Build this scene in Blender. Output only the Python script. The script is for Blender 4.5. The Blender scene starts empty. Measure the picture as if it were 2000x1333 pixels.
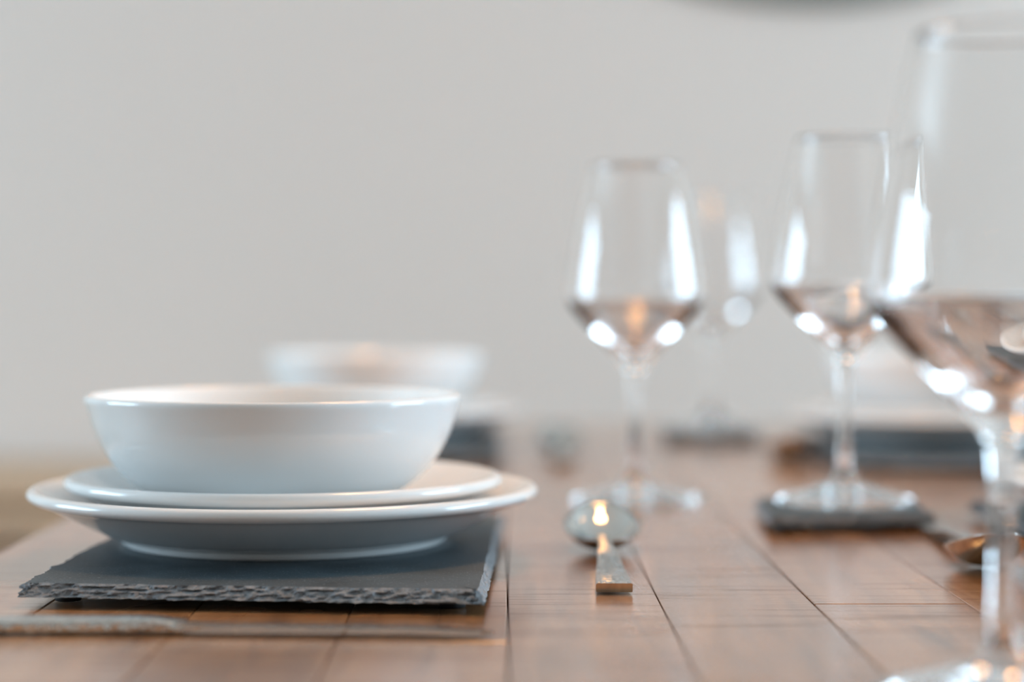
import bpy, bmesh, math, random
from mathutils import Vector, Matrix, noise

# ------------------------------------------------------------------ camera, light, exposure
scene = bpy.context.scene
COL = scene.collection
PI = math.pi
TOP = 0.75                     # table top height
CAMH = 0.1400                  # camera above the table top

cam_d = bpy.data.cameras.new('camera')
cam = bpy.data.objects.new('camera', cam_d)
COL.objects.link(cam)
cam.location = (0, 0, TOP + CAMH)
cam_d.sensor_width = 36.0
cam_d.lens = 70.0
cam_d.clip_start = 0.02
cam.rotation_euler = (PI/2 - math.atan(81.5/3889), 0, -math.atan(15/3889))
cam_d.dof.use_dof = True
cam_d.dof.focus_distance = 0.93
cam_d.dof.aperture_fstop = 2.7
scene.camera = cam

scene.cycles.max_bounces = 26          # light runs far inside the thick glass feet
scene.cycles.transmission_bounces = 26
scene.cycles.glossy_bounces = 14
scene.cycles.diffuse_bounces = 4
scene.cycles.adaptive_threshold = 0.04

vs = scene.view_settings
vs.view_transform = 'Standard'
vs.look = 'None'
vs.gamma = 1.0
vs.use_curve_mapping = False
vs.exposure = 0.0

world = bpy.data.worlds.new('world')
scene.world = world
world.use_nodes = True
wn = world.node_tree.nodes
wn['Background'].inputs[0].default_value = (0.62, 0.78, 1.0, 1)
wn['Background'].inputs[1].default_value = 1.2

ROOM_L, ROOM_R, ROOM_B, ROOM_F, ROOM_H = -3.9, 3.4, 3.3, -2.6, 2.5
# window openings: (y0, y1, z0, z1)
WIN_L = (0.60, 2.50, 0.80, 2.30)
WIN_R = (0.50, 2.20, 0.75, 2.12)
DAY = (0.58, 0.82, 1.0)

def area_light(name, loc, rot, sx, sy, power, col):
    d = bpy.data.lights.new(name, 'AREA')
    d.shape = 'RECTANGLE'; d.size = sx; d.size_y = sy
    d.energy = power; d.color = col
    o = bpy.data.objects.new(name, d)
    COL.objects.link(o)
    o.location = loc; o.rotation_euler = rot
    return o

POW_L, POW_R = 120.0, 132.0
for k in range(2):
    w = (WIN_L[1]-WIN_L[0])/2
    area_light('window_daylight', (ROOM_L+0.03, WIN_L[0]+w*(k+.5), (WIN_L[2]+WIN_L[3])/2), (0, -PI/2, 0), WIN_L[3]-WIN_L[2]-.1, w-.08, POW_L/2, DAY)
    w = (WIN_R[1]-WIN_R[0])/2
    area_light('window_daylight', (ROOM_R-0.03, WIN_R[0]+w*(k+.5), (WIN_R[2]+WIN_R[3])/2), (0, PI/2, 0), WIN_R[3]-WIN_R[2]-.1, w-.08, POW_R/2, DAY)

# ------------------------------------------------------------------ helpers
def link(name, me, mat=None, parent=None, smooth=True):
    o = bpy.data.objects.new(name, me)
    COL.objects.link(o)
    if mat is not None and len(me.materials) == 0:
        me.materials.append(mat)
    if parent is not None:
        o.parent = parent
    if smooth:
        me.shade_smooth()
    return o

def tag(o, label=None, cat=None, group=None, kind=None):
    if label: o['label'] = label
    if cat: o['category'] = cat
    if group: o['group'] = group
    if kind: o['kind'] = kind
    return o

def empty(name, loc, rz=0.0):
    o = bpy.data.objects.new(name, None)
    o.empty_display_size = 0.05
    COL.objects.link(o)
    o.location = loc
    o.rotation_euler = (0, 0, rz)
    return o

def copy_tree(o, parent=None):
    c = o.copy()
    COL.objects.link(c)
    c.parent = parent
    for ch in list(o.children):
        copy_tree(ch, c)
    return c

def catmull(pts, n=6):
    """smooth a 2-D profile"""
    out = []
    P = [Vector(p) for p in pts]
    for i in range(len(P)-1):
        p0 = P[i-1] if i > 0 else P[i]*2-P[i+1]
        p1, p2 = P[i], P[i+1]
        p3 = P[i+2] if i+2 < len(P) else P[i+1]*2-P[i]
        for k in range(n):
            t = k/n
            out.append(0.5*((2*p1)+(p2-p0)*t+(2*p0-5*p1+4*p2-p3)*t*t+(3*p1-p0-3*p2+p3)*t**3))
    out.append(P[-1])
    return [(max(0.0, p.x), p.y) for p in out]

def lathe(name, prof, seg=96):
    """revolve (r,z) about the z axis; points with r=0 collapse to a pole"""
    vs_, fs = [], []
    rings = []
    for r, z in prof:
        if r < 1e-6:
            rings.append([len(vs_)]); vs_.append((0, 0, z))
        else:
            base = len(vs_)
            rings.append(list(range(base, base+seg)))
            for i in range(seg):
                a = 2*PI*i/seg
                vs_.append((r*math.cos(a), r*math.sin(a), z))
    for A, B in zip(rings, rings[1:]):
        for i in range(seg):
            j = (i+1) % seg
            if len(A) == 1 and len(B) == 1: continue
            if len(A) == 1: fs.append((A[0], B[j], B[i]))
            elif len(B) == 1: fs.append((A[i], A[j], B[0]))
            else: fs.append((A[i], A[j], B[j], B[i]))
    me = bpy.data.meshes.new(name)
    me.from_pydata(vs_, [], fs)
    me.update()
    return me

def box_mesh(name, x0, x1, y0, y1, z0, z1, bevel=0.0, seg=2):
    bm = bmesh.new()
    bmesh.ops.create_cube(bm, size=1.0)
    for v in bm.verts:
        v.co = Vector((x0+(v.co.x+.5)*(x1-x0), y0+(v.co.y+.5)*(y1-y0), z0+(v.co.z+.5)*(z1-z0)))
    if bevel > 0:
        bmesh.ops.bevel(bm, geom=list(bm.edges), offset=bevel, segments=seg, affect='EDGES', profile=0.5)
    me = bpy.data.meshes.new(name)
    bm.to_mesh(me); bm.free()
    return me

def boxes_mesh(name, boxes):
    vs_, fs = [], []
    for (x0, x1, y0, y1, z0, z1) in boxes:
        b = len(vs_)
        vs_ += [(x0,y0,z0),(x1,y0,z0),(x1,y1,z0),(x0,y1,z0),(x0,y0,z1),(x1,y0,z1),(x1,y1,z1),(x0,y1,z1)]
        fs += [(b,b+3,b+2,b+1),(b+4,b+5,b+6,b+7),(b,b+1,b+5,b+4),(b+1,b+2,b+6,b+5),(b+2,b+3,b+7,b+6),(b+3,b,b+4,b+7)]
    me = bpy.data.meshes.new(name)
    me.from_pydata(vs_, [], fs); me.update()
    return me

# ------------------------------------------------------------------ materials
def mat(name):
    m = bpy.data.materials.new(name)
    m.use_nodes = True
    nt = m.node_tree
    return m, nt, nt.nodes['Principled BSDF']

def N(nt, kind, **kw):
    n = nt.nodes.new(kind)
    for k, v in kw.items():
        setattr(n, k, v)
    return n

def simple(name, col, rough=0.5, metal=0.0, spec=0.5, coat=0.0, var=0.0, scale=8.0, bump=0.0, bscale=60.0):
    m, nt, b = mat(name)
    b.inputs['Base Color'].default_value = (*col, 1)
    b.inputs['Roughness'].default_value = rough
    b.inputs['Metallic'].default_value = metal
    b.inputs['Specular IOR Level'].default_value = spec
    b.inputs['Coat Weight'].default_value = coat
    tc = N(nt, 'ShaderNodeTexCoord')
    if var > 0:
        no = N(nt, 'ShaderNodeTexNoise'); no.inputs['Scale'].default_value = scale; no.inputs['Detail'].default_value = 4
        mx = N(nt, 'ShaderNodeMix', data_type='RGBA')
        mx.inputs['A'].default_value = (*[c*(1-var) for c in col], 1)
        mx.inputs['B'].default_value = (*[min(1, c*(1+var)) for c in col], 1)
        nt.links.new(tc.outputs['Object'], no.inputs['Vector'])
        nt.links.new(no.outputs['Fac'], mx.inputs['Factor'])
        nt.links.new(mx.outputs['Result'], b.inputs['Base Color'])
    if bump > 0:
        n2 = N(nt, 'ShaderNodeTexNoise'); n2.inputs['Scale'].default_value = bscale; n2.inputs['Detail'].default_value = 3
        bp = N(nt, 'ShaderNodeBump'); bp.inputs['Strength'].default_value = bump; bp.inputs['Distance'].default_value = 0.002
        nt.links.new(tc.outputs['Object'], n2.inputs['Vector'])
        nt.links.new(n2.outputs['Fac'], bp.inputs['Height'])
        nt.links.new(bp.outputs['Normal'], b.inputs['Normal'])
    return m

M = {}
M['wall'] = simple('wall_paint', (0.665, 0.57, 0.512), 0.9, var=0.015, scale=1.2, bump=0.1, bscale=200)
M['ceiling'] = simple('ceiling_paint', (0.80, 0.79, 0.77), 0.9, var=0.01)
M['trim'] = simple('white_trim_paint', (0.78, 0.78, 0.77), 0.45, var=0.01)
M['ceramic'] = simple('white_glaze', (0.80, 0.80, 0.79), 0.12, spec=0.55, var=0.012, scale=20)
M['blackmetal'] = simple('dark_metal', (0.035, 0.035, 0.033), 0.4, metal=0.6, var=0.1)
M['mirror_frame'] = simple('grey_frame_metal', (0.22, 0.22, 0.20), 0.4, metal=0.3, var=0.1)
M['rubber'] = simple('black_rubber', (0.012, 0.012, 0.012), 0.7, var=0.1)
M['cabinet'] = simple('brown_cabinet_wood', (0.55, 0.37, 0.24), 0.55, var=0.12, scale=5)
M['cabinet_dark'] = simple('dark_brown_wood', (0.14, 0.08, 0.05), 0.5, var=0.2, scale=6)

# floor boards
def floor_mat():
    m, nt, b = mat('oak_floor')
    tc = N(nt, 'ShaderNodeTexCoord')
    mp = N(nt, 'ShaderNodeMapping'); mp.inputs['Scale'].default_value = (1, 9, 1)
    no = N(nt, 'ShaderNodeTexNoise'); no.inputs['Scale'].default_value = 3; no.inputs['Detail'].default_value = 6
    cr = N(nt, 'ShaderNodeValToRGB')
    cr.color_ramp.elements[0].color = (0.24, 0.145, 0.08, 1); cr.color_ramp.elements[1].color = (0.40, 0.26, 0.16, 1)
    nt.links.new(tc.outputs['Object'], mp.inputs['Vector']); nt.links.new(mp.outputs['Vector'], no.inputs['Vector'])
    nt.links.new(no.outputs['Fac'], cr.inputs['Fac']); nt.links.new(cr.outputs['Color'], b.inputs['Base Color'])
    b.inputs['Roughness'].default_value = 0.4
    return m
M['floor'] = floor_mat()

# reclaimed table boards; every board differs through its own random value
def plank_mat():
    m, nt, b = mat('reclaimed_wood')
    L = nt.links.new
    tc = N(nt, 'ShaderNodeTexCoord'); oi = N(nt, 'ShaderNodeObjectInfo')
    rnd = N(nt, 'ShaderNodeMath', operation='MULTIPLY'); rnd.inputs[1].default_value = 37.0
    L(oi.outputs['Random'], rnd.inputs[0])
    off = N(nt, 'ShaderNodeCombineXYZ'); L(rnd.outputs[0], off.inputs['X']); L(rnd.outputs[0], off.inputs['Y']); L(rnd.outputs[0], off.inputs['Z'])
    add = N(nt, 'ShaderNodeVectorMath', operation='ADD'); L(tc.outputs['Object'], add.inputs[0]); L(off.outputs[0], add.inputs[1])
    # long grain
    mg = N(nt, 'ShaderNodeMapping'); mg.inputs['Scale'].default_value = (90, 7, 30); L(add.outputs[0], mg.inputs['Vector'])
    g = N(nt, 'ShaderNodeTexNoise'); g.inputs['Scale'].default_value = 1.0; g.inputs['Detail'].default_value = 6; g.inputs['Distortion'].default_value = 1.2; L(mg.outputs[0], g.inputs['Vector'])
    # broad tone patches
    p = N(nt, 'ShaderNodeTexNoise'); p.inputs['Scale'].default_value = 11.0; p.inputs['Detail'].default_value = 3; L(add.outputs[0], p.inputs['Vector'])
    # saw marks across the board
    ms = N(nt, 'ShaderNodeMapping'); ms.inputs['Scale'].default_value = (9, 260, 1); L(add.outputs[0], ms.inputs['Vector'])
    s = N(nt, 'ShaderNodeTexNoise'); s.inputs['Scale'].default_value = 1.0; s.inputs['Detail'].default_value = 3; L(ms.outputs[0], s.inputs['Vector'])
    # fine specks
    k = N(nt, 'ShaderNodeTexNoise'); k.inputs['Scale'].default_value = 420.0; k.inputs['Detail'].default_value = 2; L(add.outputs[0], k.inputs['Vector'])
    cr = N(nt, 'ShaderNodeValToRGB')
    e = cr.color_ramp.elements
    e[0].position = 0.25; e[0].color = (0.19, 0.085, 0.037, 1)
    e[1].position = 0.75; e[1].color = (0.56, 0.285, 0.130, 1)
    e2 = cr.color_ramp.elements.new(0.5); e2.color = (0.385, 0.175, 0.070, 1)
    mixv = N(nt, 'ShaderNodeMath', operation='MULTIPLY_ADD'); mixv.inputs[1].default_value = 0.75
    L(g.outputs['Fac'], mixv.inputs[0])
    pv = N(nt, 'ShaderNodeMath', operation='MULTIPLY'); pv.inputs[1].default_value = 0.45; L(p.outputs['Fac'], pv.inputs[0])
    rv = N(nt, 'ShaderNodeMath', operation='MULTIPLY_ADD'); rv.inputs[1].default_value = 0.20; L(oi.outputs['Random'], rv.inputs[0]); L(pv.outputs[0], rv.inputs[2])
    rv2 = N(nt, 'ShaderNodeMath', operation='SUBTRACT'); rv2.inputs[1].default_value = 0.19; L(rv.outputs[0], rv2.inputs[0])
    L(rv2.outputs[0], mixv.inputs[2]); L(mixv.outputs[0], cr.inputs['Fac'])
    # saw marks darken a little where deep
    sr = N(nt, 'ShaderNodeValToRGB'); sr.color_ramp.elements[0].position = 0.37; sr.color_ramp.elements[0].color = (0.52, 0.47, 0.44, 1)
    sr.color_ramp.elements[1].position = 0.44; sr.color_ramp.elements[1].color = (1, 1, 1, 1)
    L(s.outputs['Fac'], sr.inputs['Fac'])
    mul = N(nt, 'ShaderNodeMix', data_type='RGBA', blend_type='MULTIPLY'); mul.inputs['Factor'].default_value = 1.0
    L(cr.outputs['Color'], mul.inputs['A']); L(sr.outputs['Color'], mul.inputs['B'])
    # a few dark knots and splits
    mk = N(nt, 'ShaderNodeMapping'); mk.inputs['Scale'].default_value = (16, 4.5, 1); mk.inputs['Rotation'].default_value = (0, 0, 0.12); L(add.outputs[0], mk.inputs['Vector'])
    vk = N(nt, 'ShaderNodeTexVoronoi'); vk.inputs['Scale'].default_value = 1.0; vk.inputs['Randomness'].default_value = 1.0; L(mk.outputs[0], vk.inputs['Vector'])
    wob = N(nt, 'ShaderNodeMath', operation='MULTIPLY_ADD'); wob.inputs[1].default_value = 0.35; L(g.outputs['Fac'], wob.inputs[0]); L(vk.outputs['Distance'], wob.inputs[2])
    kr = N(nt, 'ShaderNodeValToRGB'); kr.color_ramp.elements[0].position = 0.22; kr.color_ramp.elements[0].color = (0.32, 0.27, 0.24, 1)
    kr.color_ramp.elements[1].position = 0.34; kr.color_ramp.elements[1].color = (1, 1, 1, 1); L(wob.outputs[0], kr.inputs['Fac'])
    mul2 = N(nt, 'ShaderNodeMix', data_type='RGBA', blend_type='MULTIPLY'); mul2.inputs['Factor'].default_value = 0.85
    L(mul.outputs['Result'], mul2.inputs['A']); L(kr.outputs['Color'], mul2.inputs['B'])
    L(mul2.outputs['Result'], b.inputs['Base Color'])
    cw = N(nt, 'ShaderNodeMapRange'); cw.inputs['From Min'].default_value = 0.5; cw.inputs['To Min'].default_value = 0.5; cw.inputs['To Max'].default_value = 1.0
    L(sr.outputs['Color'], cw.inputs['Value']); L(cw.outputs[0], b.inputs['Coat Weight'])
    rr = N(nt, 'ShaderNodeMapRange'); rr.inputs['To Min'].default_value = 0.17; rr.inputs['To Max'].default_value = 0.34; L(p.outputs['Fac'], rr.inputs['Value'])
    L(rr.outputs[0], b.inputs['Roughness'])
    b.inputs['Specular IOR Level'].default_value = 0.45
    b.inputs['Coat Weight'].default_value = 1.0
    b.inputs['Coat IOR'].default_value = 1.46
    b.inputs['Coat Roughness'].default_value = 0.20
    h1 = N(nt, 'ShaderNodeMath', operation='MULTIPLY_ADD'); h1.inputs[1].default_value = 0.5; L(g.outputs['Fac'], h1.inputs[0]); L(s.outputs['Fac'], h1.inputs[2])
    h2 = N(nt, 'ShaderNodeMath', operation='MULTIPLY_ADD'); h2.inputs[1].default_value = 0.25; L(k.outputs['Fac'], h2.inputs[0]); L(h1.outputs[0], h2.inputs[2])
    bp = N(nt, 'ShaderNodeBump'); bp.inputs['Strength'].default_value = 0.25; bp.inputs['Distance'].default_value = 0.0005
    L(h2.outputs[0], bp.inputs['Height']); L(bp.outputs['Normal'], b.inputs['Normal'])
    return m
M['plank'] = plank_mat()
M['underboard'] = simple('dark_gap_wood', (0.05, 0.03, 0.02), 0.8, var=0.2)

def slate_mat():
    m, nt, b = mat('slate')
    L = nt.links.new
    tc = N(nt, 'ShaderNodeTexCoord')
    n1 = N(nt, 'ShaderNodeTexNoise'); n1.inputs['Scale'].default_value = 22; n1.inputs['Detail'].default_value = 6; L(tc.outputs['Object'], n1.inputs['Vector'])
    n2 = N(nt, 'ShaderNodeTexNoise'); n2.inputs['Scale'].default_value = 900; n2.inputs['Detail'].default_value = 2; L(tc.outputs['Object'], n2.inputs['Vector'])
    cr = N(nt, 'ShaderNodeValToRGB')
    cr.color_ramp.elements[0].position = 0.3; cr.color_ramp.elements[0].color = (0.014, 0.026, 0.034, 1)
    cr.color_ramp.elements[1].position = 0.75; cr.color_ramp.elements[1].color = (0.050, 0.080, 0.098, 1)
    L(n1.outputs['Fac'], cr.inputs['Fac'])
    sp = N(nt, 'ShaderNodeValToRGB')
    sp.color_ramp.elements[0].position = 0.63; sp.color_ramp.elements[0].color = (0, 0, 0, 1)
    sp.color_ramp.elements[1].position = 0.78; sp.color_ramp.elements[1].color = (1, 1, 1, 1)
    L(n2.outputs['Fac'], sp.inputs['Fac'])
    mx = N(nt, 'ShaderNodeMix', data_type='RGBA'); mx.inputs['B'].default_value = (0.35, 0.36, 0.37, 1)
    L(sp.outputs['Color'], mx.inputs['Factor']); L(cr.outputs['Color'], mx.inputs['A'])
    L(mx.outputs['Result'], b.inputs['Base Color'])
    b.inputs['Roughness'].default_value = 0.5
    b.inputs['Specular IOR Level'].default_value = 0.5
    n3 = N(nt, 'ShaderNodeTexNoise'); n3.inputs['Scale'].default_value = 260; n3.inputs['Detail'].default_value = 4; L(tc.outputs['Object'], n3.inputs['Vector'])
    bp = N(nt, 'ShaderNodeBump'); bp.inputs['Strength'].default_value = 0.35; bp.inputs['Distance'].default_value = 0.0005
    L(n3.outputs['Fac'], bp.inputs['Height']); L(bp.outputs['Normal'], b.inputs['Normal'])
    return m
M['slate'] = slate_mat()
M['chip'] = simple('broken_slate_edge', (0.20, 0.215, 0.23), 0.6, var=0.8, scale=300, bump=0.6, bscale=700)

def glass_mat():
    m, nt, b = mat('clear_glass')
    b.inputs['Base Color'].default_value = (1, 1, 1, 1)
    b.inputs['Transmission Weight'].default_value = 1.0
    b.inputs['Roughness'].default_value = 0.0
    b.inputs['IOR'].default_value = 1.5
    return m
M['glass'] = glass_mat()

def steel_mat(name, rough, hammered=False):
    m, nt, b = mat(name)
    L = nt.links.new
    b.inputs['Metallic'].default_value = 1.0
    b.inputs['Base Color'].default_value = (0.62, 0.615, 0.59, 1)
    b.inputs['Roughness'].default_value = rough
    tc = N(nt, 'ShaderNodeTexCoord')
    no = N(nt, 'ShaderNodeTexNoise'); no.inputs['Scale'].default_value = 60
    L(tc.outputs['Object'], no.inputs['Vector'])
    rr = N(nt, 'ShaderNodeMapRange'); rr.inputs['To Min'].default_value = rough*0.8; rr.inputs['To Max'].default_value = rough*1.3
    L(no.outputs['Fac'], rr.inputs['Value']); L(rr.outputs[0], b.inputs['Roughness'])
    if hammered:
        vo = N(nt, 'ShaderNodeTexVoronoi', feature='SMOOTH_F1'); vo.inputs['Scale'].default_value = 420; vo.inputs['Smoothness'].default_value = 0.4
        L(tc.outputs['Object'], vo.inputs['Vector'])
        bp = N(nt, 'ShaderNodeBump'); bp.inputs['Strength'].default_value = 0.7; bp.inputs['Distance'].default_value = 0.0006
        L(vo.outputs['Distance'], bp.inputs['Height']); L(bp.outputs['Normal'], b.inputs['Normal'])
    return m
M['steel'] = steel_mat('polished_steel', 0.07)
M['hammered'] = steel_mat('hammered_steel', 0.16, True)
M['mirror'] = simple('mirror_glass', (0.42, 0.46, 0.48), 0.05, metal=1.0)

def emit(name, col, s):
    m, nt, b = mat(name)
    b.inputs['Base Color'].default_value = (*col, 1)
    b.inputs['Emission Color'].default_value = (*col, 1)
    b.inputs['Emission Strength'].default_value = s
    return m
M['bulb'] = emit('warm_bulb', (1.0, 0.50, 0.18), 44.0)

# ------------------------------------------------------------------ the room
def struct(name, me, m):
    o = link(name, me, M[m], smooth=False)
    o['kind'] = 'structure'
    return o

T = 0.12
struct('floor', box_mesh('floor', ROOM_L-T, ROOM_R+T, ROOM_F-T, ROOM_B+T, -0.1, 0.0), 'floor')
struct('ceiling', box_mesh('ceiling', ROOM_L-T, ROOM_R+T, ROOM_F-T, ROOM_B+T, ROOM_H, ROOM_H+0.1), 'ceiling')
struct('wall_back', box_mesh('wall_back', ROOM_L-T, ROOM_R+T, ROOM_B, ROOM_B+T, 0, ROOM_H), 'wall')
struct('wall_front', box_mesh('wall_front', ROOM_L-T, ROOM_R+T, ROOM_F-T, ROOM_F, 0, ROOM_H), 'wall')
def holed_wall(name, x0, x1, win):
    y0, y1, z0, z1 = win
    return struct(name, boxes_mesh(name, [(x0,x1,ROOM_F,y0,0,ROOM_H),(x0,x1,y1,ROOM_B,0,ROOM_H),(x0,x1,y0,y1,0,z0),(x0,x1,y0,y1,z1,ROOM_H)]), 'wall')
holed_wall('wall_left', ROOM_L-T, ROOM_L, WIN_L)
holed_wall('wall_right', ROOM_R, ROOM_R+T, WIN_R)

def window(name, x, win, sgn):
    y0, y1, z0, z1 = win
    e = empty(name, (x, (y0+y1)/2, z0)); e['kind'] = 'structure'
    w, h, f = (y1-y0)/2, z1-z0, 0.05
    parts = [('window_frame', (-.03,.03,-w,w,0,f)), ('window_frame', (-.03,.03,-w,w,h-f,h)), ('window_frame', (-.03,.03,-w,-w+f,f,h-f)),
             ('window_frame', (-.03,.03,w-f,w,f,h-f)), ('mullion', (-.03,.03,-f/2,f/2,f,h-f)), ('window_sill', (-.02-(.12 if sgn < 0 else 0), .02+(.12 if sgn > 0 else 0), -w-.05, w+.05, -.04, 0))]
    for nm, b in parts:
        link(nm, box_mesh(nm, *b, bevel=0.003, seg=1), M['trim'], e, smooth=False)
    for s in (-1, 1):
        y_ = (-w+f, -f/2) if s < 0 else (f/2, w-f)
        link('pane', box_mesh('pane', -.003, .003, y_[0], y_[1], f, h-f), M['glass'], e, smooth=False)
window('window_1', ROOM_L-0.06, WIN_L, 1)
window('window_2', ROOM_R+0.06, WIN_R, -1)
struct('baseboard_back', box_mesh('baseboard_back', ROOM_L, ROOM_R, ROOM_B-.018, ROOM_B, 0, .12, 0.004), 'trim')

# ------------------------------------------------------------------ low cabinet by the wall (left background)
def cabinet():
    x0, x1, y0, y1, h = -2.2, -0.42, ROOM_B-0.46, ROOM_B-0.02, 0.63
    cx, cy = (x0+x1)/2, (y0+y1)/2
    e = empty('low_cabinet', (cx, cy, 0))
    tag(e, 'low brown wooden cabinet against the pale wall at far left', 'cabinet')
    w, d = (x1-x0)/2, (y1-y0)/2
    link('body', box_mesh('body', -w, w, -d+.02, d, .10, h-.03, .003), M['cabinet'], e, smooth=False)
    link('cabinet_top', box_mesh('cabinet_top', -w-.01, w+.01, -d-.005, d, h-.03, h, .004), M['cabinet'], e, smooth=False)
    dw = 2*w/3
    for i in range(3):
        a = -w+i*dw
        dr = link('door', box_mesh('door', a+.006, a+dw-.006, -d, -d+.02, .115, h-.042, .003), M['cabinet'], e, smooth=False)
        link('handle', box_mesh('handle', a+dw*.5-.05, a+dw*.5+.05, -d-.02, -d, h-.09, h-.078, .003), M['cabinet_dark'], dr, smooth=False)
    for sx in (-1, 1):
        for sy in (-1, 1):
            px, py = sx*(w-.06), sy*(d-.06)
            link('leg', box_mesh('leg', px-.02, px+.02, py-.02, py+.02, 0, .10, .003), M['cabinet_dark'], e, smooth=False)
cabinet()

# ------------------------------------------------------------------ round mirror on the wall (cut by the top of the frame)
def round_mirror():
    R = 0.75
    px, py = 1585, 15
    D = ROOM_B
    x = (px-985)/3889*D
    zb = TOP+CAMH + (585-py)/3889*D
    e = empty('round_mirror', (x, ROOM_B-0.002, zb+R))
    tag(e, 'large round dark-rimmed mirror hanging on the pale wall', 'mirror')
    fr = lathe('mirror_frame', catmull([(R-.03, 0.0), (R, 0.0), (R+.002, .012), (R-.004, .024), (R-.015, .028), (R-.027, .024), (R-.03, .012), (R-.03, 0.0)], 3), 128)
    f = link('mirror_frame', fr, M['mirror_frame'], e)
    g = link('mirror_glass', lathe('mirror_glass', [(0, .012), (R-.029, .012), (R-.029, .004), (0, .004)], 96), M['mirror'], e, smooth=False)
    for o in (f, g):
        o.rotation_euler = (PI/2, 0, 0)
round_mirror()

# ------------------------------------------------------------------ table
random.seed(7)
PITCH = 0.0705
X0 = 0.0015 - 4*PITCH
Y0, Y1 = 0.42, 2.27
def table():
    cx, cy = X0+6*PITCH, (Y0+Y1)/2
    e = empty('dining_table', (cx, cy, 0))
    tag(e, 'long dining table of reclaimed brown wooden boards', 'table')
    joints = {0: [.80, 1.62], 1: [1.30], 2: [.66, 1.75], 3: [.80+.012, 1.52], 4: [1.60], 5: [.60, 1.82],
              6: [.912, 1.50], 7: [1.255], 8: [.86, 1.66], 9: [1.2], 10: [.95, 1.7], 11: [1.4]}
    for i in range(12):
        ys = [Y0]+joints[i]+[Y1]
        for a, b in zip(ys, ys[1:]):
            g = 0.00025
            dz = random.uniform(-.0005, 0.0)
            x0, x1 = -6*PITCH+i*PITCH+g, -6*PITCH+(i+1)*PITCH-g
            ym = (a+b)/2
            me = box_mesh('plank', x0, x1, a-ym+g, b-ym-g, -.026, 0, 0.0006, 2)
            o = link('plank', me, M['plank'], e, smooth=False)
            o.location = (0, ym-cy, TOP+dz)
    W, Lh = 6*PITCH, (Y1-Y0)/2
    link('under_board', box_mesh('under_board', -W+.004, W-.004, -Lh+.004, Lh-.004, TOP-.036, TOP-.026), M['underboard'], e, smooth=False)
    for sx in (-1, 1):
        link('apron', box_mesh('apron', sx*(W-.07)-.012, sx*(W-.07)+.012, -Lh+.1, Lh-.1, TOP-.12, TOP-.036, .002), M['cabinet'], e, smooth=False)
        link('apron', box_mesh('apron', -W+.1, W-.1, sx*(Lh-.07)-.012, sx*(Lh-.07)+.012, TOP-.12, TOP-.036, .002), M['cabinet'], e, smooth=False)
        for sy in (-1, 1):
            px, py = sx*(W-.07), sy*(Lh-.07)
            link('leg', box_mesh('leg', px-.035, px+.035, py-.035, py+.035, 0, TOP-.036, .004), M['cabinet'], e, smooth=False)
table()

# ------------------------------------------------------------------ slate mats and coasters
def slate_mesh(name, corners, t, seed, step=0.0012, rough=(1, 1, 1, 1), slope=(.006,.006,.006,.006)):
    """corners counter-clockwise from front-left, at the bottom outline; z from 0 to t"""
    P = [Vector((*c, 0)) for c in corners]
    cen = sum(P, Vector())/4
    base, nrm, side = [], [], []
    for k in range(4):
        a, b = P[k], P[(k+1) % 4]
        d = (b-a); n = max(8, int(d.length/step)); d.normalize()
        out = Vector((d.y, -d.x, 0))
        for i in range(n):
            t_ = i/n
            base.append(a.lerp(b, t_)); side.append(k)
            nrm.append(out)
    nP = len(base)
    # smooth outward normals a little round the corners
    nr = []
    for i in range(nP):
        s = Vector()
        for q in range(-4, 5): s += nrm[(i+q) % nP]
        nr.append(s.normalized())
    rows = []
    layers = 8
    off = Vector((seed*3.1, seed*1.7, 0))
    vs_, fs = [], []
    for l in range(layers+1):
        u = l/layers               # 0 bottom .. 1 top
        row = []
        for i in range(nP):
            a = rough[side[i]]
            p = base[i]
            q = p+off
            broad = noise.noise(Vector((q.x*45, q.y*45, 2)))*0.0022*a
            steps = noise.noise(Vector((q.x*170, q.y*170, l*0.9)))*0.0024*a
            fine = noise.noise(Vector((q.x*520, q.y*520, l*1.7)))*0.0010*a
            inset = slope[side[i]]*(u**0.8)
            if u == 1: steps *= .6; fine *= .6
            o = -inset+broad+steps+fine - 0.0015*(1 if l == 0 else 0)
            z = t*u + (0 if l in (0, layers) else noise.noise(Vector((q.x*300, q.y*300, l*3)))*t*0.06)
            if l == 0: z += (noise.noise(Vector((q.x*260, q.y*260, 9)))*0.5+.5)*t*0.18*a
            row.append(len(vs_)); v = p+nr[i]*o; vs_.append((v.x, v.y, z))
        rows.append(row)
    for A, B in zip(rows, rows[1:]):
        for i in range(nP):
            j = (i+1) % nP
            fs.append((A[i], A[j], B[j], B[i]))
    nside = len(fs)
    # top: one inner ring then the flat face
    ring = []
    for i in range(nP):
        v = Vector(vs_[rows[-1][i]]); w = v+(Vector((cen.x, cen.y, v.z))-v)*0.06
        ring.append(len(vs_)); vs_.append((w.x, w.y, t))
    for i in range(nP):
        j = (i+1) % nP
        fs.append((rows[-1][i], rows[-1][j], ring[j], ring[i]))
    fs.append(tuple(ring))
    fs.append(tuple(reversed(rows[0])))
    me = bpy.data.meshes.new(name)
    me.from_pydata(vs_, [], fs); me.update()
    me.materials.append(M['slate']); me.materials.append(M['chip'])
    for k in range(nside): me.polygons[k].material_index = 1
    return me

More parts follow.
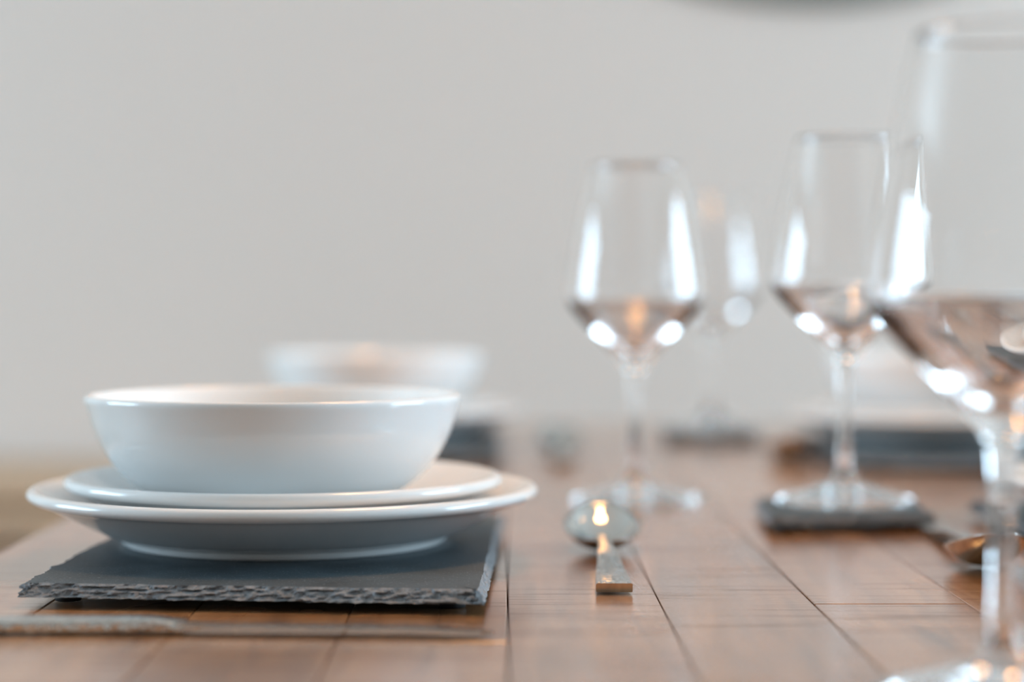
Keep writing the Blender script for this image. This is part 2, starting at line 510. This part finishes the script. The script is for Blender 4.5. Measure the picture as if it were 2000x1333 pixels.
FOOT_H = 0.004
foot_me = lathe('rubber_foot', [(0, FOOT_H), (.006, FOOT_H), (.0065, FOOT_H*.5), (.006, 0), (0, 0)][::-1], 20)
foot_me.materials.append(M['rubber'])
def slate_thing(name, corners, t, seed, label, cat, group, rough=(1,1,1,1), slope=(.0065,.004,.003,.0015), inset=.03):
    cx = sum(c[0] for c in corners)/4; cy = sum(c[1] for c in corners)/4
    e = empty(name, (cx, cy, TOP))
    tag(e, label, cat, group)
    loc = [(x-cx, y-cy) for x, y in corners]
    o = link('slate_slab', slate_mesh('slate_slab', loc, t, seed, rough=rough, slope=slope), None, e, smooth=False)
    o.location.z = FOOT_H
    for (x, y) in loc:
        r = math.hypot(x, y); k = (r-inset)/r
        link('rubber_foot', foot_me, None, e).location = (x*k, y*k, 0)
    return e
SL = 0.0065
S_TOP = TOP+FOOT_H+SL
MATG = 'slate place mats on the table'
slate_thing('slate_place_mat', [(-.2213,.901), (-.0079,.8786), (.0005,1.19), (-.212,1.205)], SL, 1,
            'slate place mat with chipped front edge, nearest the camera', 'place mat', MATG, rough=(1,.35,.8,1.0))
slate_thing('slate_place_mat', [(-.215,1.685), (-.004,1.68), (-.002,1.99), (-.212,1.995)], SL, 2,
            'slate place mat under the far left stack, behind the nearest bowl', 'place mat', MATG)
slate_thing('slate_place_mat', [(.298,.965), (.51,.965), (.51,1.275), (.298,1.275)], SL, 3,
            'slate place mat under the plate cut off by the right edge', 'place mat', MATG)
slate_thing('slate_place_mat', [(.272,1.605), (.484,1.605), (.484,1.915), (.272,1.915)], SL, 4,
            'slate place mat under the far right stack, behind the wine glasses', 'place mat', MATG)
COG = 'small slate coasters'
CT = 0.006
slate_thing('slate_coaster', [(.157,1.180), (.262,1.200), (.268,1.315), (.163,1.300)], CT, 5,
            'small square slate coaster under the wine glass beside the centre plank', 'coaster', COG, slope=(.003,.003,.003,.003), inset=.018)
slate_thing('slate_coaster', [(.157,1.94), (.252,1.94), (.254,2.035), (.159,2.035)], CT, 6,
            'small slate coaster under the farthest wine glass', 'coaster', COG, slope=(.003,.003,.003,.003), inset=.018)

# ------------------------------------------------------------------ crockery
DIN = catmull([(0, .0045), (.06, .0042), (.0775, .0035), (.0790, .0008), (.0815, 0), (.0850, .0003), (.0868, .0022), (.0885, .0040), (.097, .0070), (.112, .0140), (.126, .0205), (.1325, .0226),
               (.1350, .0248), (.1345, .0272), (.1322, .0284), (.1290, .0276), (.115, .0205), (.100, .0125), (.088, .0088), (.07, .0076), (.03, .0074), (0, .0074)], 5)
SID = catmull([(0, .0040), (.05, .0038), (.0655, .0032), (.0668, .0007), (.069, 0), (.0718, .0003), (.0733, .0020), (.075, .0034), (.083, .0060), (.096, .0125), (.108, .0180), (.1138, .0198),
               (.1160, .0220), (.1155, .0243), (.1134, .0254), (.1104, .0246), (.098, .0178), (.086, .0110), (.076, .0078), (.06, .0068), (.03, .0066), (0, .0066)], 5)
BOW = catmull([(0, .0025), (.036, .0022), (.038, .0003), (.041, 0), (.0445, .0004), (.0475, .0022), (.058, .0060), (.0674, .0118), (.0770, .0185), (.0875, .0305), (.0945, .0440), (.0985, .0565), (.0998, .0610),
               (.0994, .0632), (.0980, .0640), (.0963, .0630), (.0935, .0560), (.0895, .0445), (.0825, .0320), (.0720, .0205), (.060, .0125), (.045, .0075), (.025, .0055), (0, .0052)], 5)
DIN = [(r, z*1.07) for r, z in DIN]
SID = [(r, z*1.10) for r, z in SID]
BOW = [(r, z*0.99) for r, z in BOW]
me_din = lathe('dinner_plate', DIN, 160); me_din.materials.append(M['ceramic'])
me_sid = lathe('side_plate', SID, 160); me_sid.materials.append(M['ceramic'])
me_bow = lathe('bowl', BOW, 160); me_bow.materials.append(M['ceramic'])
def stack(x, y, desc, boff=(0, 0), soff=(0, 0), doff=(0, 0)):
    tag(link('dinner_plate', me_din), 'large white dinner plate at the bottom of the %s' % desc, 'plate', 'white dinner plates').location = (x+doff[0], y+doff[1], S_TOP)
    tag(link('side_plate', me_sid), 'smaller white side plate under the bowl in the %s' % desc, 'plate', 'white side plates').location = (x+soff[0], y+soff[1], S_TOP+.0081)
    tag(link('bowl', me_bow), 'white ceramic bowl on top of the %s' % desc, 'bowl', 'white bowls').location = (x+boff[0], y+boff[1], S_TOP+.0081+.0076)
stack(-.1173, 1.066, 'sharp stack nearest the camera', boff=(-.0058, .0))
stack(-.118, 1.85, 'blurred far left stack', boff=(-.002, 0))
stack(.418, 1.126, 'stack cut off by the right edge')
stack(.390, 1.780, 'blurred far right stack', boff=(-.002, 0))

# ------------------------------------------------------------------ wine glasses
def wine_glass_meshes():
    foot = catmull([(.0400, 0), (.0425, .0003), (.0437, .0016), (.0431, .0030), (.0412, .0038), (.030, .0066), (.019, .0096), (.0112, .0130), (.0072, .0180), (.0053, .0240), (.0046, .0300)], 5)
    foot = [(0, .0060), (.012, .0048), (.025, .0024), (.035, .0008)] + foot
    stem = catmull([(.0046, .0300), (.0043, .0400), (.0042, .0550), (.0043, .0680), (.0046, .0760)], 4)
    outer = catmull([(.0046, .0760), (.0054, .0845), (.0078, .0905), (.0130, .0965), (.0215, .1055), (.0310, .1155), (.0400, .1250), (.0449, .1310), (.0468, .1370), (.0469, .1430), (.0455, .1560), (.0420, .1750), (.0372, .1980), (.0332, .2150), (.0308, .2250)], 5)
    rim = [(.0306, .2261), (.0301, .2265), (.0297, .2260)]
    inner = catmull([(.0296, .2250), (.0320, .2150), (.0360, .1980), (.0408, .1750), (.0443, .1560), (.0457, .1430), (.0456, .1375), (.0436, .1325), (.0380, .1270), (.0290, .1190), (.0196, .1110), (.0112, .1045), (.0055, .1015), (0, .1005)], 5)
    foot, stem, outer, rim, inner = [[(r*1.015, z*1.028) for r, z in p] for p in (foot, stem, outer, rim, inner)]
    return lathe('glass_foot', foot, 96), lathe('glass_stem', stem, 48), lathe('glass_bowl', outer+rim+inner, 96)
gf, gs, gb = wine_glass_meshes()
for m_ in (gf, gs, gb): m_.materials.append(M['glass'])
def wine_glass(x, y, z, label):
    e = empty('wine_glass', (x, y, z))
    tag(e, label, 'wine glass', 'clear wine glasses')
    link('glass_foot', gf, None, e); link('glass_stem', gs, None, e); link('glass_bowl', gb, None, e)
    return e
wine_glass(.1740, .693, TOP+.0002, 'large blurred empty wine glass nearest the camera, cut off at right')
wine_glass(.217, 1.268, TOP+FOOT_H+CT+.0002, 'clear wine glass standing on the small slate coaster')
wine_glass(.0904, 1.375, TOP+.0002, 'clear wine glass standing on bare wood behind the spoon')
wine_glass(.207, 1.985, TOP+FOOT_H+CT+.0002, 'faint farthest wine glass, out of focus near the table end')

# ------------------------------------------------------------------ cutlery
def loft(name, sections, closed_ends=True):
    vs_, fs = [], []
    n = len(sections[0])
    for s in sections: vs_ += s
    for k in range(len(sections)-1):
        for i in range(n):
            j = (i+1) % n
            fs.append((k*n+i, k*n+j, (k+1)*n+j, (k+1)*n+i))
    if closed_ends:
        fs.append(tuple(reversed(range(n)))); fs.append(tuple(range((len(sections)-1)*n, len(sections)*n)))
    me = bpy.data.meshes.new(name); me.from_pydata(vs_, [], fs); me.update()
    bm = bmesh.new(); bm.from_mesh(me); bmesh.ops.recalc_face_normals(bm, faces=bm.faces[:]); bm.to_mesh(me); bm.free()
    return me

def round_rect(w, h, r, n=4):
    """outline in (u,v) centred on u, v from 0 to h"""
    out = []
    r = min(r, w/2*.99, h/2*.99)
    for (cx, cy, a0) in ((w/2-r, r, -PI/2), (w/2-r, h-r, 0), (-w/2+r, h-r, PI/2), (-w/2+r, r, PI)):
        for k in range(n+1):
            a = a0+PI/2*k/n
            out.append((cx+r*math.cos(a), cy+r*math.sin(a)))
    return out

def interp(tab, t):
    for (a, b) in zip(tab, tab[1:]):
        if t <= b[0]:
            u = (t-a[0])/(b[0]-a[0]); u = u*u*(3-2*u)
            return a[1]+(b[1]-a[1])*u
    return tab[-1][1]

# spoon along +y: handle end at y=0, tip at y=0.205
def spoon_meshes():
    Lh, Lt = 0.140, 0.208
    zt = [(0, .0004), (.03, .0012), (.09, .0065), (.125, .0075), (.150, .0075)]
    wt = [(0, .0175), (.02, .0165), (.08, .0112), (.12, .0072), (.150, .0075)]
    ht = [(0, .0044), (.03, .0036), (.09, .0030), (.150, .0026)]
    secs = []
    for k in range(41):
        y = (Lh+.006)*k/40
        w, h, z = interp(wt, y), interp(ht, y), interp(zt, y)
        sec = []
        for (u, v) in round_rect(w, h, .0007, 3):
            arch = (1-(2*u/w)**2)*0.0008 if v > h*.5 else 0
            jig = 0
            if v > h*.6:
                jig = noise.noise(Vector((u*600, y*600, 3)))*0.00025
            sec.append((u, y-(v/h*.0014 if k == 0 else 0), z+v+arch+jig))
        secs.append(sec)
    handle = loft('handle', secs)
    # bowl: polar patch, top and under side
    nR, nA = 14, 48
    yc, a, b = 0.173, 0.0350, 0.0213           # half length, half width
    def rimz(y): 
        u = (y-(yc-a))/(2*a)
        return .0085+.0145*max(0, u)**1.6
    vs_, fs = [], []
    def pt(r, th, under):
        # egg outline, wider toward the neck side
        y = yc+r*a*math.sin(th)
        egg = 1.0-0.10*math.sin(th)
        x = r*b*math.cos(th)*egg
        depth = .0105*(1-r**2.4)
        z = rimz(y)-depth
        # lay the deep middle on the table
        z = z - 0.0
        if under: z -= .0013*(1-.55*r**6)
        return (x, y, z)
    tops = [[pt(0, 0, False)]]
    for under in (False, True):
        rings = []
        for i in range(nR+1):
            r = i/nR
            if i == 0:
                rings.append([len(vs_)]); vs_.append(pt(0, 0, under)); continue
            row = []
            for k in range(nA):
                row.append(len(vs_)); vs_.append(pt(r, 2*PI*k/nA, under))
            rings.append(row)
        for A, B in zip(rings, rings[1:]):
            for k in range(nA):
                j = (k+1) % nA
                if len(A) == 1: fs.append((A[0], B[k], B[j]) if not under else (A[0], B[j], B[k]))
                else: fs.append((A[k], B[k], B[j], A[j]) if not under else (A[k], A[j], B[j], B[k]))
        if not under: last = rings[-1]
        else:
            for k in range(nA):
                j = (k+1) % nA
                fs.append((last[j], last[k], rings[-1][k], rings[-1][j]))
    zmin = min(v[2] for v in vs_)
    vs_ = [(x, y, z-zmin+.0002) for (x, y, z) in vs_]
    me = bpy.data.meshes.new('spoon_bowl'); me.from_pydata(vs_, [], fs); me.update()
    bm = bmesh.new(); bm.from_mesh(me); bmesh.ops.recalc_face_normals(bm, faces=bm.faces[:]); bm.to_mesh(me); bm.free()
    return handle, me
sh, sb = spoon_meshes()
sh.materials.append(M['hammered']); sh.materials.append(M['steel'])
for p_ in sh.polygons:
    if len(p_.vertices) > 4: p_.material_index = 1
sb.materials.append(M['steel'])
def spoon(x, y, rz, label):
    e = empty('spoon', (x, y, TOP+.0002), rz)
    tag(e, label, 'spoon', 'steel spoons')
    o = link('handle', sh, None, e); link('spoon_bowl', sb, None, e)
    sh.set_sharp_from_angle(angle=math.radians(40))
    return e
spoon(.0523, .944, math.radians(-0.8), 'steel spoon with hammered handle lying just right of the nearest plates')
spoon(.049, 1.640, math.radians(-0.5), 'blurred steel spoon lying beside the far left stack')
spoon(.2576, 1.200, math.radians(180-2.5), 'steel spoon at right edge with its bowl towards the camera')
spoon(.2550, 1.890, math.radians(180-2.5), 'blurred brown-tinged spoon in front of the far right stack')

# knife along +x: handle end at x=0, tip at x=0.235
def knife_meshes():
    Lh, L = 0.105, 0.235
    secs = []
    for k in range(101):
        x = Lh*k/100
        w = interp([(0, .0185), (.03, .0175), (.09, .0135), (.105, .0130)], x)
        h = interp([(0, .0052), (.05, .0058), (.09, .0062), (.105, .0045)], x)
        sec = []
        for (u, v) in round_rect(w, h, .0016, 4):
            jig = noise.noise(Vector((x*420, u*420, v*300)))*0.00018 if k not in (0, 100) else 0
            s = 1+jig/.003
            sec.append((x, u*s, .0003+h/2+(v-h/2)*s))
        secs.append(sec)
    handle = loft('handle', secs)
    secs = []
    nb = 40
    for k in range(nb+1):
        t = k/nb
        x = Lh-.003+(L-Lh+.003)*t
        w = interp([(0, .0120), (.12, .0165), (.6, .0190), (.85, .0165), (.95, .0105), (1.0, .003)], t)
        th = interp([(0, .0042), (.15, .0032), (.8, .0026), (1, .0018)], t)
        yo = interp([(0, 0), (.7, 0), (1, -.0062)], t)
        z0 = interp([(0, .0010), (.5, .0012), (1, .0010)], t)
        sec = [(x, -w/2+yo, z0), (x, -w/2+yo, z0+th), (x, 0+yo, z0+th*.9), (x, w/2+yo, z0+th*.35), (x, w/2+yo, z0+th*.1), (x, 0+yo, z0)]
        secs.append(sec)
    blade = loft('blade', secs)
    return handle, blade
kh, kb = knife_meshes()
kh.materials.append(M['hammered']); kb.materials.append(M['steel'])
kb.shade_smooth(); kb.set_sharp_from_angle(angle=math.radians(35))
def knife(x, y, rz, label):
    e = empty('table_knife', (x, y, TOP), rz)
    tag(e, label, 'knife')
    link('handle', kh, None, e); o = link('blade', kb, None, e, smooth=False)
    return e
knife(-.239, .838, math.radians(-2.0), 'steel table knife with hammered handle in front of the nearest slate mat')

# ------------------------------------------------------------------ pendant lamp over the table (its warm bulbs show as reflections)
def pendant():
    x, y = .068, 1.25
    e = empty('pendant_lamp', (x, y, ROOM_H))
    tag(e, 'pendant lamp with warm bulbs above the table, seen as orange reflections', 'lamp')
    link('ceiling_rose', lathe('ceiling_rose', [(0, -.03), (.06, -.03), (.07, -.02), (.07, 0), (0, 0)], 40), M['blackmetal'], e)
    zb = -(ROOM_H-TOP-.72)
    cord = lathe('cord', [(0, zb+.09), (.003, zb+.09), (.003, -.024), (0, -.024)], 10)
    sock = lathe('socket', [(0, zb+.04), (.018, zb+.04), (.018, zb+.085), (.008, zb+.095), (0, zb+.095)], 24)
    bulb = lathe('bulb', catmull([(0, -.075), (.022, -.070), (.039, -.050), (.045, -.025), (.040, .002), (.025, .025), (.014, .036), (.013, .041), (0, .042)], 4), 32)
    for (dx, dy) in ((-.055, .03), (.055, .03), (0, -.075)):
        link('cord', cord, M['blackmetal'], e).location = (dx, dy, 0)
        link('socket', sock, M['blackmetal'], e).location = (dx, dy, 0)
        link('bulb', bulb, M['bulb'], e).location = (dx, dy, zb)
pendant()
